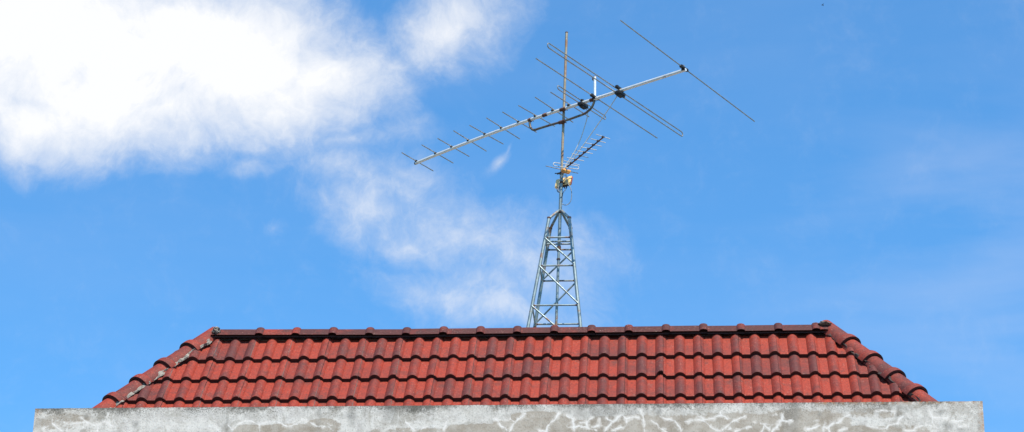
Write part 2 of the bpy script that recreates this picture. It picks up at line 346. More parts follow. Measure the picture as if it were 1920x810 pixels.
def us():
    s=set()
    for c in (-.0195,.1305,.2805):
        for k in range(-9,10): s.add(round(c+.044*math.sin(k/9*math.pi/2),5))
    for k in range(0,5): s.add(round(.0245+(.0865-.0245)*k/4,5)); s.add(round(.1745+(.2365-.1745)*k/4,5))
    s=[u for u in s if 0.0015<u<TW-.0015]+[.0012,TW-.0012]
    return sorted(set(s))
US=us()
def tile_field(name,origin,xdir,down,n,x0,x1,clips,parent,phase,chip=None):
    """origin on the apex line; xdir along it, down = downslope unit, n = outward normal"""
    bm=bmesh.new(); lt=bm.verts.layers.float.new('tint'); lr=bm.verts.layers.float.new('roll'); la=bm.verts.layers.float.new('tail')
    k0=math.floor((x0-phase)/TW)-1; k1=math.ceil((x1-phase)/TW)+1
    prev=0.0
    for ci,tl in enumerate(courses):
        head=(courses[ci-1] if ci else 0.0)-.05
        if ci==0: head=-.02
        for k in range(k0,k1):
            xa=phase+k*TW; tint=random.random(); jz=random.uniform(-.0015,.0015); jd=random.uniform(-.004,.004); sk=random.uniform(-.003,.003)
            ln=tl-head; ws=[0,.12,.3,.5,.7,.85,.95,1.0]
            G=[]
            for wi,w in enumerate(ws):
                row=[]
                for u in US:
                    d=head+ln*w+(jd+sk*(u/TW-.5)*2)*(w**2)
                    if chip and (ci,k)==chip and w>=.95 and u>TW-.062:
                        cc=(u-(TW-.062))/.062; d-=(.030*min(1,cc*2.2)+.008*math.sin(u*400))*(1 if w==1 else .8)
                    h=prof(u)+LIFT*w-.003+jz+(.0035 if u>TW*.5 else 0)*0
                    # right-hand tile laps over: its left edge sits a hair higher
                    if u<.03: h-=.0035*(1-u/.03)
                    if w==1: h-=.004
                    vv=bm.verts.new(origin+xdir*(xa+u)+down*d+n*h)
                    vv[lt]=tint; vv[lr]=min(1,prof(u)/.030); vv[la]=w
                    row.append(vv)
                G.append(row)
            for a in range(len(ws)-1):
                for c in range(len(US)-1):
                    f=bm.faces.new((G[a][c],G[a+1][c],G[a+1][c+1],G[a][c+1])); f.material_index=0
            # butt face, turned under
            bot=[]
            for c,u in enumerate(US):
                vv=bm.verts.new(G[-1][c].co-n*(THK+.020)-down*.004); vv[lt]=tint; vv[lr]=0; vv[la]=1; bot.append(vv)
            for c in range(len(US)-1):
                bm.faces.new((G[-1][c],bot[c],bot[c+1],G[-1][c+1])).material_index=1
            # side edges
            for c,rev in ((0,True),(len(US)-1,False)):
                sd=[]
                for a in range(len(ws)):
                    vv=bm.verts.new(G[a][c].co-n*(THK)); vv[lt]=tint; sd.append(vv)
                for a in range(len(ws)-1):
                    fs=(G[a][c],sd[a],sd[a+1],G[a+1][c]) if rev else (G[a][c],G[a+1][c],sd[a+1],sd[a])
                    bm.faces.new(fs).material_index=2
                
    # dirt-filled backing just below the tiles, one sheet
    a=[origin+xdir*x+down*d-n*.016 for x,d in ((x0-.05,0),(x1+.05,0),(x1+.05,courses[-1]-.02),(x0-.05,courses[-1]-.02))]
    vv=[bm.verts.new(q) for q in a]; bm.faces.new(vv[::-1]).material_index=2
    for (pc,pn) in clips:
        bmesh.ops.bisect_plane(bm,geom=bm.verts[:]+bm.edges[:]+bm.faces[:],plane_co=pc,plane_no=pn,clear_outer=True)
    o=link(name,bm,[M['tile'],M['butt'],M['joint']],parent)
    return o
roof=None
KX=.968                              # the hip ends are a touch shallower than the front
SE=math.atan(TS/KX); ce,se=math.cos(SE),math.sin(SE)
PL=V((XL,YR,ZA)); PR=V((XR,YR,ZA))
nl=V((-1,1,0)).normalized(); nr=V((1,1,0)).normalized()
cd_,sd_=math.cos(SL),math.sin(SL)
chipk=None
qq=on_pl(1240,703,apex+nrm*.03,nrm); chipk=(1,int(round((qq.x-SEAM)/TW))-1)
W2=RUN+.2
roof=tile_field('tiled_roof',V((0,YR,ZA)),V((1,0,0)),V((0,-cd_,-sd_)),V((0,-sd_,cd_)),XL-RUN-.15,XR+RUN+.15,
   [(PL,V((-1,KX,0)).normalized()),(PR,V((1,KX,0)).normalized())],house,SEAM,chipk)
roof['label']='front slope of worn red double roll tiles'
# back slope
rb=tile_field('rear_slope',V((0,YR,ZA)),V((-1,0,0)),V((0,cd_,-sd_)),V((0,sd_,cd_)),-XR-RUN-.15,-XL+RUN+.15,
   [(PL,V((-1,-KX,0)).normalized()),(PR,V((1,-KX,0)).normalized())],roof,.03)
# hip ends
lb=tile_field('hip_slope',PL,V((0,-1,0)),V((-ce,0,-se)),V((-se,0,ce)),-RUN-.15,RUN+.15,
   [(PL,V((1,-KX,0)).normalized()),(PL,V((1,KX,0)).normalized())],roof,.04)
rb2=tile_field('hip_slope',PR,V((0,1,0)),V((ce,0,-se)),V((se,0,ce)),-RUN-.15,RUN+.15,
   [(PR,V((-1,-KX,0)).normalized()),(PR,V((-1,KX,0)).normalized())],roof,.09)
# low walls that carry the hip roof
bm=bmesh.new()
ze=ZA-RUN*TS-.03
obox(bm,((XL+XR)/2,YR,(SLAB+.002+ze)/2),(1,0,0),(0,1,0),Z,(XR-XL)/2+RUN-.12,RUN-.12,(ze-SLAB-.002)/2,.02)
link('roof_base_wall',bm,M['render'],house,smooth=False)

# ---- ridge and hip caps
def cap_bm(length,n_samp=16,hw=.078,ht=.104,sharp=.034,collar=.014,cl=.066,rnd=False,taper=0.0,open_end=False,seed=0):
    """cap running along +x from 0 to length, apex up at z=0, collar at the x=length end"""
    bm=bmesh.new(); lt=bm.verts.layers.float.new('tint'); lr=bm.verts.layers.float.new('roll'); la=bm.verts.layers.float.new('tail')
    tint=random.random(); m=18
    def section(s,extra):
        pts=[]
        for i in range(m+1):
            t=-1+2*i/m; y=t*(hw+extra)
            if rnd:
                a=t*R(86); pts.append((math.sin(a)*(hw+extra),-(1-math.cos(a))*(ht+extra*.6)+extra)); continue
            z=-(math.sqrt((t*ht)**2+sharp**2)-sharp)*(ht+extra*.6)/ht+extra
            pts.append((y,z))
        return pts
    xsn=[0,.25,.5,.75]; xsn=[x*(length-cl) for x in xsn]+[length-cl]
    extras=[-.004+taper*x/length for x in xsn]
    for k in range(9):
        a=k/8; xsn.append(length-cl+cl*a); extras.append(taper+collar*math.sin(math.pi*min(1,max(0,a)))**.5 if not open_end else taper+collar*min(1,math.sin(math.pi*min(.5,a*.9))**.6))
    rings=[]
    for x,e in zip(xsn,extras):
        ring=[]
        for (y,z) in section(0,e):
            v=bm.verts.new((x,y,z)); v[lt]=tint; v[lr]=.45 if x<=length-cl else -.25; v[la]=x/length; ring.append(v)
        rings.append(ring)
    for a in range(len(rings)-1):
        for i in range(m): bm.faces.new((rings[a][i],rings[a+1][i],rings[a+1][i+1],rings[a][i+1]))
    # underside lip / thickness
    for ring,rev in ((rings[0],True),(rings[-1],False)):
        inn=[]
        for v in ring:
            w=bm.verts.new((v.co.x+(.002 if rev else -.002),v.co.y*.80,v.co.z-.018)); w[lt]=tint; inn.append(w)
        for i in range(m):
            f=(ring[i],ring[i+1],inn[i+1],inn[i]); bm.faces.new(f if not rev else f[::-1]).material_index=1
    inner=[]
    for x in (0,length-.002):
        r_=[]
        for (y,z) in section(0,0): 
            v=bm.verts.new((x,y*.78,z-.02)); v[lt]=tint; r_.append(v)
        inner.append(r_)
    for i in range(m): bm.faces.new((inner[0][i],inner[0][i+1],inner[1][i+1],inner[1][i])).material_index=1
    for ring_o,k in ((rings,0),(rings,-1)): pass
    # bottom long edges
    for i in (0,m):
        for a in range(len(rings)-1):
            q0,q1=rings[a][i],rings[a+1][i]
            w0=bm.verts.new((q0.co.x,q0.co.y*.8,q0.co.z+.002)); w1=bm.verts.new((q1.co.x,q1.co.y*.8,q1.co.z+.002))
            f=(q0,w0,w1,q1); bm.faces.new(f if i==0 else f[::-1]).material_index=1
    return bm
def place(bm,p,ex,up_):
    ex=V(ex).normalized(); ey=V(up_).cross(ex).normalized(); ez=ex.cross(ey)
    mx=Matrix(((ex.x,ey.x,ez.x,p.x),(ex.y,ey.y,ez.y,p.y),(ex.z,ey.z,ez.z,p.z),(0,0,0,1)))
    bmesh.ops.transform(bm,matrix=mx,verts=bm.verts[:])
def rz(x): t=(x-XL)/(XR-XL); return -.012+.014*max(0,1-t*3.2)**1.5+.003*t
CS,CP=-2.08957,.30      # knob centres along the ridge
knobs=[CS+CP*i for i in range(16)]
for i in range(-1,16):
    a=(knobs[i-1] if i>0 else None)
    x1=knobs[i]+.035 if i>=0 else None
    if i<0: continue
    x0=knobs[i-1]+.033 if i>0 else XL+.05
    bm=cap_bm(x1-x0); jz=random.uniform(-.003,.003)
    place(bm,V((x0,YR+random.uniform(-.003,.003),ZR+jz*.5+rz(x0))),(1,random.uniform(-.004,.004),(rz(x1)-rz(x0))/(x1-x0)+random.uniform(-.005,.005)),Z)
    link('ridge_tile',bm,[M['ridge'],M['butt']],roof)
if knobs[-1]+.035<XR:
    bm=cap_bm(XR-.045-knobs[-1]-.033,collar=.004); place(bm,V((knobs[-1]+.033,YR,ZR+rz(XR))),(1,0,0),Z); link('ridge_tile',bm,[M['ridge'],M['butt']],roof)
# mortar bed below the ridge caps, its dark colour painting in the shade there
def bed(name,p0,p1,w,h,m,seed,parent,amp=.018,side=V((0,-1,0)),n=60):
    bm=bmesh.new(); d=(p1-p0); rings=[]
    sd=side.normalized(); upv=d.normalized().cross(sd)
    if upv.z<0: upv=-upv
    for i in range(n+1):
        q=p0+d*(i/n); ring=[]
        for k in range(10):
            a=math.pi*k/9; r_=1+mnoise.noise(V((i*.35+seed*9,k*.8,seed)))*.45
            ring.append(bm.verts.new(q+sd*math.cos(a)*w*r_+upv*(math.sin(a)*h*r_)+V((0,0,mnoise.noise(V((i*.2,seed,k*.5)))*amp))))
        rings.append(ring)
    for i in range(n):
        for k in range(9): bm.faces.new((rings[i][k],rings[i][k+1],rings[i+1][k+1],rings[i+1][k]))
    bmesh.ops.recalc_face_normals(bm,faces=bm.faces[:])
    return link(name,bm,m,parent)
bed('mortar_bed',V((XL,YR,ZR-.108)),V((XR,YR,ZR-.108)),.032,.040,M['mortar_shade'],3,roof,n=160)
# hips
def hip(apexp,sx,sy,starts,m,seed,off):
    dirv=V((sx*KX,sy,-TS)).normalized(); upv=V((0,0,1))
    ex=dirv; total=RUN*math.sqrt(2+TS*TS)+.02
    # normal plane "up" for the hip
    base=apexp+off
    s=-.062 if sy<0 else .05
    for k,e in enumerate(starts):
        ln=e-s; bm=cap_bm(ln,hw=.094,ht=.098,rnd=True,collar=.014,cl=.075,taper=.008,open_end=True)
        place(bm,base+dirv*s+V((0,0,.004 if sx<0 else .010)),dirv,upv); link('hip_tile',bm,[M['cap'],M['butt']],roof)
        s=e-.02
    return base,dirv,total
def hip_s(px,py,apexp,sx):
    # distance along a front hip of a pixel's foot
    dirv=V((sx*KX,-1,-TS)).normalized(); best=None
    for i in range(0,200):
        s=i*.01; q=apexp+dirv*s; d=q-CAM; X_=960+F*d.dot(rt)/d.dot(fw)
        if best is None or abs(X_-px)<best[0]: best=(abs(X_-px),s)
    return best[1]
TL=V((XL,YR,ZR-.010)); TR=V((XR,YR,ZR-.010))
sl_l=[hip_s(x,0,TL,-1)+.0 for x in (346,297,250,200)]; sl_r=[hip_s(x,0,TR,1) for x in (1603,1645,1687,1728)]
print('HIP',sl_l,sl_r)
tot=RUN*math.sqrt(2+TS*TS)+.03
for ap,sx,st_,mm,sd0 in ((TL,-1,sl_l,M['mortar'],1),(TR,1,sl_r,M['mortar_shade'],2)):  # right bed is dark: void and shade under its caps painted in
    hip(ap,sx,-1,st_+[max(tot,st_[-1]+.3)],mm,sd0,V((0,0,0)))
    hip(ap,sx,1,[.35*i for i in range(1,4)]+[tot],mm,sd0,V((0,0,-.03)))
    for sy in (-1,1):
        dv=V((sx*KX,sy,-TS)).normalized()
        p0=ap+V((0,0,.0-(.112 if sx<0 else .098) if sy<0 else -.14)); sidev=V((-sx,sy,0)).normalized()
        bed('mortar_bed',p0+dv*.02,p0+dv*(tot-.05),.108 if (sx<0) else .094,.034,mm,sd0+sy*3,roof,amp=.02,side=sidev,n=90)
# mortar lumps where ridge meets hips
for ap,sx in ((TL,1),(TR,-1)):
    bm=bmesh.new(); bmesh.ops.create_icosphere(bm,subdivisions=4,radius=1)
    for v in bm.verts:
        r_=1+mnoise.noise(v.co*2.2+V((sx*5,0,0)))*.45+mnoise.noise(v.co*6)*.2
        rr=(.034,.055,.036) if sx>0 else (.050,.040,.014)
        v.co=V((v.co.x*rr[0]*r_,v.co.y*rr[1]*r_,v.co.z*rr[2]*r_))+V((ap.x+sx*(.088 if sx>0 else .070),ap.y-.035,ap.z-(.028 if sx>0 else .010)))
    link('mortar_patch',bm,M['mortar'],roof)

# ------------------------------------------------------------------ lattice tower and mast
TX,TY=.2536,3.20
tower=thing('lattice_tower','four legged galvanised steel lattice tower with a tall central mast standing behind the red roof','antenna tower',(TX,TY,SLAB))
def zpix(py,y,px=1045): return on_y(px,py,y).z
z_top=zpix(408,TY-.13); 
sc=F/((V((TX,TY,z_top))-CAM).dot(fw))
wtop=.5*38/sc
zb=zpix(614,TY-.22); wbot=.5*95/sc
def hwx(z): return wtop+(wbot-wtop)*(z_top-z)/(z_top-zb)
def hwy(z): return (wtop*1.28)+(wbot*1.12-wtop*1.28)*(z_top-z)/(z_top-zb)
ZL=on_y(1049.5,397,TY).z
def TM(z): return V((TX+(z-ZL)*.026,TY,z))      # the whole mast leans a little
def cor(sx,sy,z): return TM(z)+V((sx*hwx(z),sy*hwy(z),0))
LR=.0125
def leg_r(bm,a,b,r,seg=12): tube(bm,[a+(b-a)*t for t in (0,.25,.5,.75,1)],r,seg)
legs=[]
for sx in(-1,1):
    for sy in(-1,1):
        bm=bmesh.new(); leg_r(bm,cor(sx,sy,SLAB),cor(sx,sy,z_top),LR+.003)
        lg=link('leg',bm,M['galv'],tower)
        bm=bmesh.new(); c=cor(sx,sy,SLAB+.006); obox(bm,c,(1,0,0),(0,1,0),Z,.05,.05,.006,.1); link('foot_plate',bm,M['galv'],lg)
        bm=bmesh.new(); tube(bm,[cor(sx,sy,z_top-.004),cor(sx,sy,z_top+.008)],LR+.006,12); link('rusty_joint',bm,M['rust'],lg)
apx=TM(zpix(396,TY,1049))
for sx in(-1,1):
    for sy in(-1,1):
        bm=bmesh.new(); a=cor(sx,sy,z_top); leg_r(bm,a,apx+V((sx*.012,sy*.012,0)),LR)
        link('top_strut',bm,M['galv'],tower)
levels=[zpix(444.5,TY-.15),zpix(498,TY-.18),zpix(574,TY-.21)]
step=levels[1]-levels[2]
while levels[-1]-step*1.15>SLAB+.1: levels.append(levels[-1]-step*1.15)
BR=.0078
for li,z in enumerate(levels):
    for a,b in (((-1,-1),(1,-1)),((-1,1),(1,1)),((-1,-1),(-1,1)),((1,-1),(1,1))):
        bm=bmesh.new(); p0=cor(*a,z); p1=cor(*b,z); tube(bm,[p0,(p0+p1)/2,p1],BR,10)
        cb=link('crossbar',bm,M['galv'],tower)
        if a[1]==b[1]:
            for q,d in ((p0,1),(p1,-1)): 
                bm=bmesh.new(); w_=V((d,0,0)); tube(bm,[q+w_*.008,q+w_*.018,q+w_*.026],[BR*1.25,BR*1.2,BR*1.02],10)
                link('rusty_joint',bm,M['rust'],cb)
for li in range(len(levels)-1):
    z0,z1=levels[li],levels[li+1]
    for sy in(-1,1):
        a,b=((-1,1) if sy<0 else (1,-1))
        bm=bmesh.new(); off=V((0,sy*.012,0)); p0=cor(a,sy,z0-.01)+off; p1=cor(b,sy,z1+.012)+off; tube(bm,[p0,(p0+p1)/2,p1],BR,10); link('diagonal_brace',bm,M['galv'],tower)
for sy in(-1,1):
    bm=bmesh.new(); z=levels[0]+.004; tube(bm,[TM(z+.004)+V((-hwx(z),sy*.030,0)),TM(z+.004)+V((hwx(z),sy*.030,0))],BR,10); link('mast_support_bar',bm,M['galv'],tower)
zsl=levels[0]
MR=.0145
ztop=zpix(61,TY,1060)
# lower pipe inside the tower, clamp sleeve, upper mast
bm=bmesh.new(); leg_r(bm,TM(SLAB),TM(zsl-.02),.0125); link('lower_pipe',bm,M['galv'],tower)
z335=zpix(325,TY,1053)
bm=bmesh.new(); tube(bm,[TM(zsl-.06),TM((zsl+z335)/2),TM(z335)],.0155,14); msl=link('mast_sleeve',bm,M['galv'],tower)
bm=bmesh.new(); tube(bm,[TM(zsl-.075),TM(zsl-.03)],.019,14); link('clamp_ring',bm,M['rust'],tower); bm=bmesh.new(); tube(bm,[TM(zsl-.16),TM(zsl-.15)],.018,14); link('clamp_ring',bm,M['rust'],tower)
bm=bmesh.new(); bmesh.ops.create_icosphere(bm,subdivisions=2,radius=.022); bmesh.ops.translate(bm,vec=apx+V((0,0,-.01)),verts=bm.verts[:]); link('weld_joint',bm,M['rust'],tower)
bm=bmesh.new(); tube(bm,[TM(z335-.01),TM((z335+ztop)/2),TM(ztop)],.0125,14); ms=link('mast',bm,M['mast'],tower)
bm=bmesh.new(); tube(bm,[TM(ztop-.006),TM(ztop+.004)],.0135,14); link('mast_cap',bm,M['rust'],ms)

# ------------------------------------------------------------------ large antenna
YA=TY-.032
zB=on_y(1056,204.5,YA).z
def B(px,py,dz=0): return on_z(px,py,zB+dz)
b1=B(1286,130.5); bm_=B(1056,204.5); bd=(b1-bm_).normalized(); bn=V((-bd.y,bd.x,0)).normalized()
if bn.y<0: bn=-bn
def straight(px):
    lo,hi=-4.0,2.0
    for _ in range(50):
        t=(lo+hi)/2; q=b1+bd*(t-2.0); d=q-CAM; x=960+F*d.dot(rt)/d.dot(fw)
        if x<px: lo=t
        else: hi=t
    return q
b0=straight(780); sl0=(straight(1000)-b0).dot(bd); 
# the long front end sags under its own weight
q=b0; d=q-CAM; ysag=405-F*d.dot(up)/d.dot(fw); DR=(306-ysag)/(F/d.dot(fw)*math.cos(PIT+.03))
print('DROOP',ysag,DR)
def drop(q): t=(q-b0).dot(bd); return DR*max(0,1-t/sl0)**1.6
def bp(px): q=straight(px); return q-Z*drop(q)
big=thing('yagi_antenna','large long television antenna with a pale boom and many cross rods, high on the mast','antenna',(TX,TY,zB))
bm=bmesh.new(); tube(bm,[b0+(b1-b0)*(t/16)-Z*drop(b0+(b1-b0)*(t/16)) for t in range(17)],.0150,14); boom=link('boom',bm,M['alu'],big)
bm=bmesh.new(); e0=b0-Z*drop(b0); tube(bm,[e0-bd*.010,e0+bd*.012],.0145,12); link('end_cap',bm,M['black'],boom)
ED=.016
ERD=.0050
dirs=[((753.3,286.2),(812.2,320.4),782),((790.7,271.6),(849.6,305.6),817.8),((820.7,259.6),(879.6,293.3),848),((850.4,245.1),(911.8,283.3),879),((880.4,234.9),(943.6,270),910),((912.2,221.1),(974.4,260.4),941),((942.2,210),(1006,248),973),((972.2,197.8),(1040,236.7),1004.5),((1003.3,182.2),(1074.4,229.3),1037),((1032.2,172.7),(1104.4,218.9),1067)]
def element(parent,mid,d,half,r,m,name='director_rod'):
    bm=bmesh.new(); tube(bm,[mid-d*half,mid,mid+d*half],r,8); return link(name,bm,m,parent)
for (a,b_,cx) in dirs:
    q_=drop(straight(cx)); pa,pb=B(*a,ED-q_),B(*b_,ED-q_); mid=bp(cx)+Z*ED; t_=(mid-pa).dot((pb-pa).normalized()); mid=pa+(pb-pa).normalized()*((pb-pa).length/2); d=(pb-pa); half=d.length/2; d.normalize()
    # rods are square to the boom to within the bend the photo shows
    o=element(big,mid,d,half,ERD,M['rod'])
    mid=bp(cx)+Z*ED
    bm=bmesh.new(); obox(bm,mid-Z*.002,d,d.cross(Z),Z,.024,.010,.009,.3); obox(bm,mid-Z*.012+bd*.004,bd,bn,Z,.010,.0135,.012,.25); link('clip',bm,M['black'],o)
# long director and reflector
for (a,b_,cx,lbl) in (((1004,109.9),(1231.4,259.2),1115,'director_rod'),((1163,38.3),(1414.3,227.7),1282.5,'reflector_rod')):
    pa,pb=B(*a,.02),B(*b_,.02); d=(pb-pa).normalized(); mid=(pa+pb)/2
    q=bp(cx)+Z*.02; t=(q-pa).dot(d); mid=pa+d*t; mid=q
    bm=bmesh.new(); tube(bm,[mid-d*t,mid,mid+d*((pb-pa).length-t)],.0054,8); o=link(lbl,bm,M['rod'],big)
    bm=bmesh.new(); obox(bm,mid,d,d.cross(Z),Z,.062,.013,.010,.3); obox(bm,mid-Z*.012,bd,bn,Z,.02,.017,.016,.2); 
    for s_ in (-1,1): obox(bm,mid+d*s_*.045,d,d.cross(Z),Z,.016,.015,.013,.3)
    link('bracket',bm,M['black'],o)
    bm=bmesh.new(); tube(bm,[mid+Z*.008,mid+Z*.030],.004,8); obox(bm,mid+Z*.024,d,bd,Z,.012,.003,.007,.3); link('wing_nut',bm,M['rod'],o)
def folded(parent,pa,pb,dz,r,m,name='folded_dipole'):
    """closed loop of rod: upper run pa-pb, lower run dz below, round ends"""
    d=(pb-pa).normalized(); rr=dz/2; pts=[]
    pa=pa+d*rr; pb=pb-d*rr
    n=8
    for t in (0,.5,1): pts.append(pa+(pb-pa)*t)
    for k in range(1,n): 
        a=math.pi*k/n; pts.append(pb+d*math.sin(a)*rr+Z*(-rr+math.cos(a)*rr))
    for t in (1,.5,0): pts.append(pa+(pb-pa)*t-Z*dz)
    for k in range(1,n):
        a=math.pi*k/n; pts.append(pa-d*math.sin(a)*rr+Z*(-rr-math.cos(a)*rr))
    pts.append(pts[0]); bm=bmesh.new(); tube(bm,pts,r,8,caps=False); return link(name,bm,m,parent),d
# large folded dipole
pa,pb=B(1026.8,79.5,.024),B(1280,248.5,.024); fo,fd=folded(big,pa,pb,.047,.0054,M['rod'])
q=bp(1162)
bm=bmesh.new(); obox(bm,q+Z*.024,fd,fd.cross(Z),Z,.058,.012,.011,.3)
for s_ in (-1,1): obox(bm,q+Z*.024+fd*s_*.045,fd,fd.cross(Z),Z,.014,.015,.014,.3)
link('bracket',bm,M['black'],fo)
bm=bmesh.new(); obox(bm,q-Z*.028+fd*.004,fd,fd.cross(Z),Z,.050,.032,.016,.35); obox(bm,q-Z*.046+fd*.004,fd,fd.cross(Z),Z,.036,.022,.009,.3); tube(bm,[q-Z*.03+fd*.05,q-Z*.032+fd*.075],.010,8); link('terminal_box',bm,M['black'],fo)
feed1=q-Z*.045-bd*.03
# small folded dipole
pa,pb=B(1045.5,159.5,.022),B(1135.5,218,.022); fo,fd2=folded(big,pa,pb,.038,.0050,M['rod'])
q=bp(1092)
bm=bmesh.new(); obox(bm,q-Z*.022+fd2*.008,fd2,fd2.cross(Z),Z,.058,.026,.017,.35); obox(bm,q-Z*.042+fd2*.01,fd2,fd2.cross(Z),Z,.036,.018,.008,.3); link('terminal_box',bm,M['black'],fo)
bm=bmesh.new(); obox(bm,q+Z*.022,fd2,fd2.cross(Z),Z,.024,.012,.009,.3); tube(bm,[q+Z*.02+bd*.01,q+Z*.036+bd*.01],.004,6); link('clip',bm,M['black'],fo)
feed2=q-Z*.04+fd2*.045
# thin stay that runs from the big loop's far half to its terminal box
bm=bmesh.new(); tube(bm,[B(1058,110.5,-.012),B(1152,170.5,-.012)],.0030,8); link('stay_rod',bm,M['cable'],big)
# support arm in the boom's vertical plane
yo=bn*.0
def A(px,py): return on_pl(px,py,b0+yo,bn)
arm=[A(993,226),A(993.6,234),A(995,239),A(998.5,243),A(1004,243.2),A(1012,240.5),A(1035,233.5),A(1056,227.5),A(1078,220),A(1094,214),A(1102,209),A(1109,202),A(1113,194),A(1115,186)]
bm=bmesh.new(); tube(bm,smooth_path(arm,4),.0110,12); ar=link('support_arm',bm,M['arm'],big)
pt=A(1115.3,186); tp=V((pt.x,pt.y,A(1116,144).z))
bm=bmesh.new(); tube(bm,[pt,(pt+tp)/2,tp],.0125,14); po=link('post',bm,M['alu'],big)
bm=bmesh.new(); tube(bm,[tp-Z*.002,tp+Z*.006],.0120,12); obox(bm,tp-bn*(-.0)-bd*.018-Z*.018,bd,bn,Z,.007,.010,.012,.2); link('post_clamp',bm,M['rust'],po)
def clamp(q,m,l=.03,name='boom_clamp',extra=True):
    bm=bmesh.new(); tube(bm,[q-bd*l,q-bd*l*.3,q+bd*l*.3,q+bd*l],[.0150,.0165,.0165,.0150],12)
    if extra:
        obox(bm,q+Z*.004+bn*.012,bd,bn,Z,l*.75,.012,.015,.2)
        for s_ in(-1,1): tube(bm,[q+bd*s_*l*.6-bn*.022,q+bd*s_*l*.6+bn*.045],.0035,6); tube(bm,[q+bd*s_*l*.6-Z*.024,q+bd*s_*l*.6+Z*.022],.003,6)
    return link(name,bm,m,big)
clamp(bp(1055.5),M['rust'],.036,'mast_clamp'); 
clamp(A(1053.5,228.5),M['rust'],.036,'mast_clamp')
clamp(bp(1022),M['rust'],.030,'boom_sleeve',False)
q=bp(1020); bm=bmesh.new(); tube(bm,[q-Z*.024,q+Z*.024],.003,6); tube(bm,[q+bd*.03-Z*.02,q+bd*.03+Z*.022],.003,6); link('bolt',bm,M['rust'],big)
clamp(bp(993.5),M['rust'],.018); clamp(bp(1110),M['rust'],.024)
bm=bmesh.new(); q=A(1003,243); tube(bm,[q+Z*.01,q-Z*.020],.004,6); link('bolt',bm,M['rust'],big)

# ------------------------------------------------------------------ small antenna
zS=on_y(1058,316,TY-.04).z
def Sx(px,py,dz=0): return on_z(px,py,zS+dz)
small=thing('yagi_antenna','small short television antenna with a dark boom and orange feed box below the large one','antenna',(TX,TY,zS))
s0=Sx(1058.5,317); s1=Sx(1131.5,257); sd=(s1-s0).normalized(); sn=V((-sd.y,sd.x,0))
bm=bmesh.new(); tube(bm,[s0,(s0+s1)/2,s1],.0068,10); link('boom',bm,M['rust'],small)
sel=[((1116,252),(1142,260.4)),((1106,260),(1134.4,267.8)),((1096,267.8),(1126.7,274.4)),((1087.8,275.6),(1117,281.5)),((1078,282),(1109,288)),((1070.7,287.8),(1101.8,295.6)),((1061,295.6),(1093,301.6)),((1053,300.4),(1084,309.6))]
for a,b_ in sel:
    pa,pb=Sx(*a,.006),Sx(*b_,.006); d=(pb-pa); h=d.length/2; d.normalize(); mid=(pa+pb)/2
    t=(mid-s0).dot(sd); q=s0+sd*t+Z*.008
    o=element(small,q,d,h,.0036,M['rodlight'])
    bm=bmesh.new(); obox(bm,q-Z*.002,d,d.cross(Z),Z,.014,.007,.007,.3); link('clip',bm,M['black'],o)
pa,pb=Sx(1037.5,304.5,.012),Sx(1085,311.5,.012); folded(small,pa,pb,.033,.0038,M['rodlight'])
pa,pb=Sx(1023.3,311.2,-.004),Sx(1084,325,-.004); bm=bmesh.new(); tube(bm,[pa,pb],.0038,8); link('reflector_rod',bm,M['rod'],small)
d=(pb-pa).normalized(); q=on_y(1061,320.5,TY-.05)
bm=bmesh.new(); obox(bm,q,d,d.cross(Z),Z,.044,.020,.011,.3); obox(bm,q-Z*.014+d*.004,d,d.cross(Z),Z,.034,.015,.007,.3); obox(bm,q+Z*.012-d*.02,d,d.cross(Z),Z,.012,.014,.005,.3); link('feed_box',bm,M['orange'],small)
bm=bmesh.new(); q=on_y(1051,324.5,TY-.01); obox(bm,q,(1,.3,.35),(-.3,1,0),Z,.034,.008,.008,.25); tube(bm,[q-V((.05,.02,.012)),q+V((.02,.02,.01))],.005,8); tube(bm,[TM(q.z-.012),TM(q.z+.012)],.0185,12); tube(bm,[on_y(1061,327,TY-.02),on_y(1061.5,332,TY-.02)],.004,6); link('mast_clamp',bm,M['black'],small)

# ------------------------------------------------------------------ amplifier box
amp=thing('amplifier_box','cream weatherproof amplifier box with a rusty red edge strapped behind the mast','electrical box',tuple(on_y(1057,342,TY+.035)))
c=on_y(1057.2,342,TY+.05); yw=R(30); ax=V((math.cos(yw),-math.sin(yw),0)); ay=V((math.sin(yw),math.cos(yw),0))
tl=R(17); bz=Z*math.cos(tl)+ay*math.sin(tl); ay=ay*math.cos(tl)-Z*math.sin(tl); Zb=bz
bm=bmesh.new(); obox(bm,c,ax,ay,Zb,.084,.014,.047,.12); link('case',bm,M['cream'],amp)
bm=bmesh.new(); obox(bm,c-ay*.015,ax,ay,Zb,.076,.003,.041,.3); obox(bm,c+ax*.022-ay*.0185,ax,ay,Zb,.003,.002,.034,.2); link('lid',bm,M['cream'],amp)
bm=bmesh.new(); obox(bm,c+ax*.0852,ax,ay,Zb,.0015,.010,.044,.2); link('rusty_edge',bm,M['redrust'],amp)
bm=bmesh.new(); obox(bm,c-Zb*.050,ax,ay,Zb,.060,.010,.004,.2)
for t in(-.06,-.045,.01,.03): tube(bm,[c-Z*.045+ax*t,c-Z*.064+ax*t],.005,8)
link('terminal_strip',bm,M['black'],amp)
bm=bmesh.new(); q=TM(c.z-.026); tube(bm,[q-Z*.009,q+Z*.009],.0195,14); obox(bm,q+V((.01,.02,0)),(1,0,0),(0,1,0),Z,.026,.014,.006,.2); link('strap',bm,M['rust'],amp)

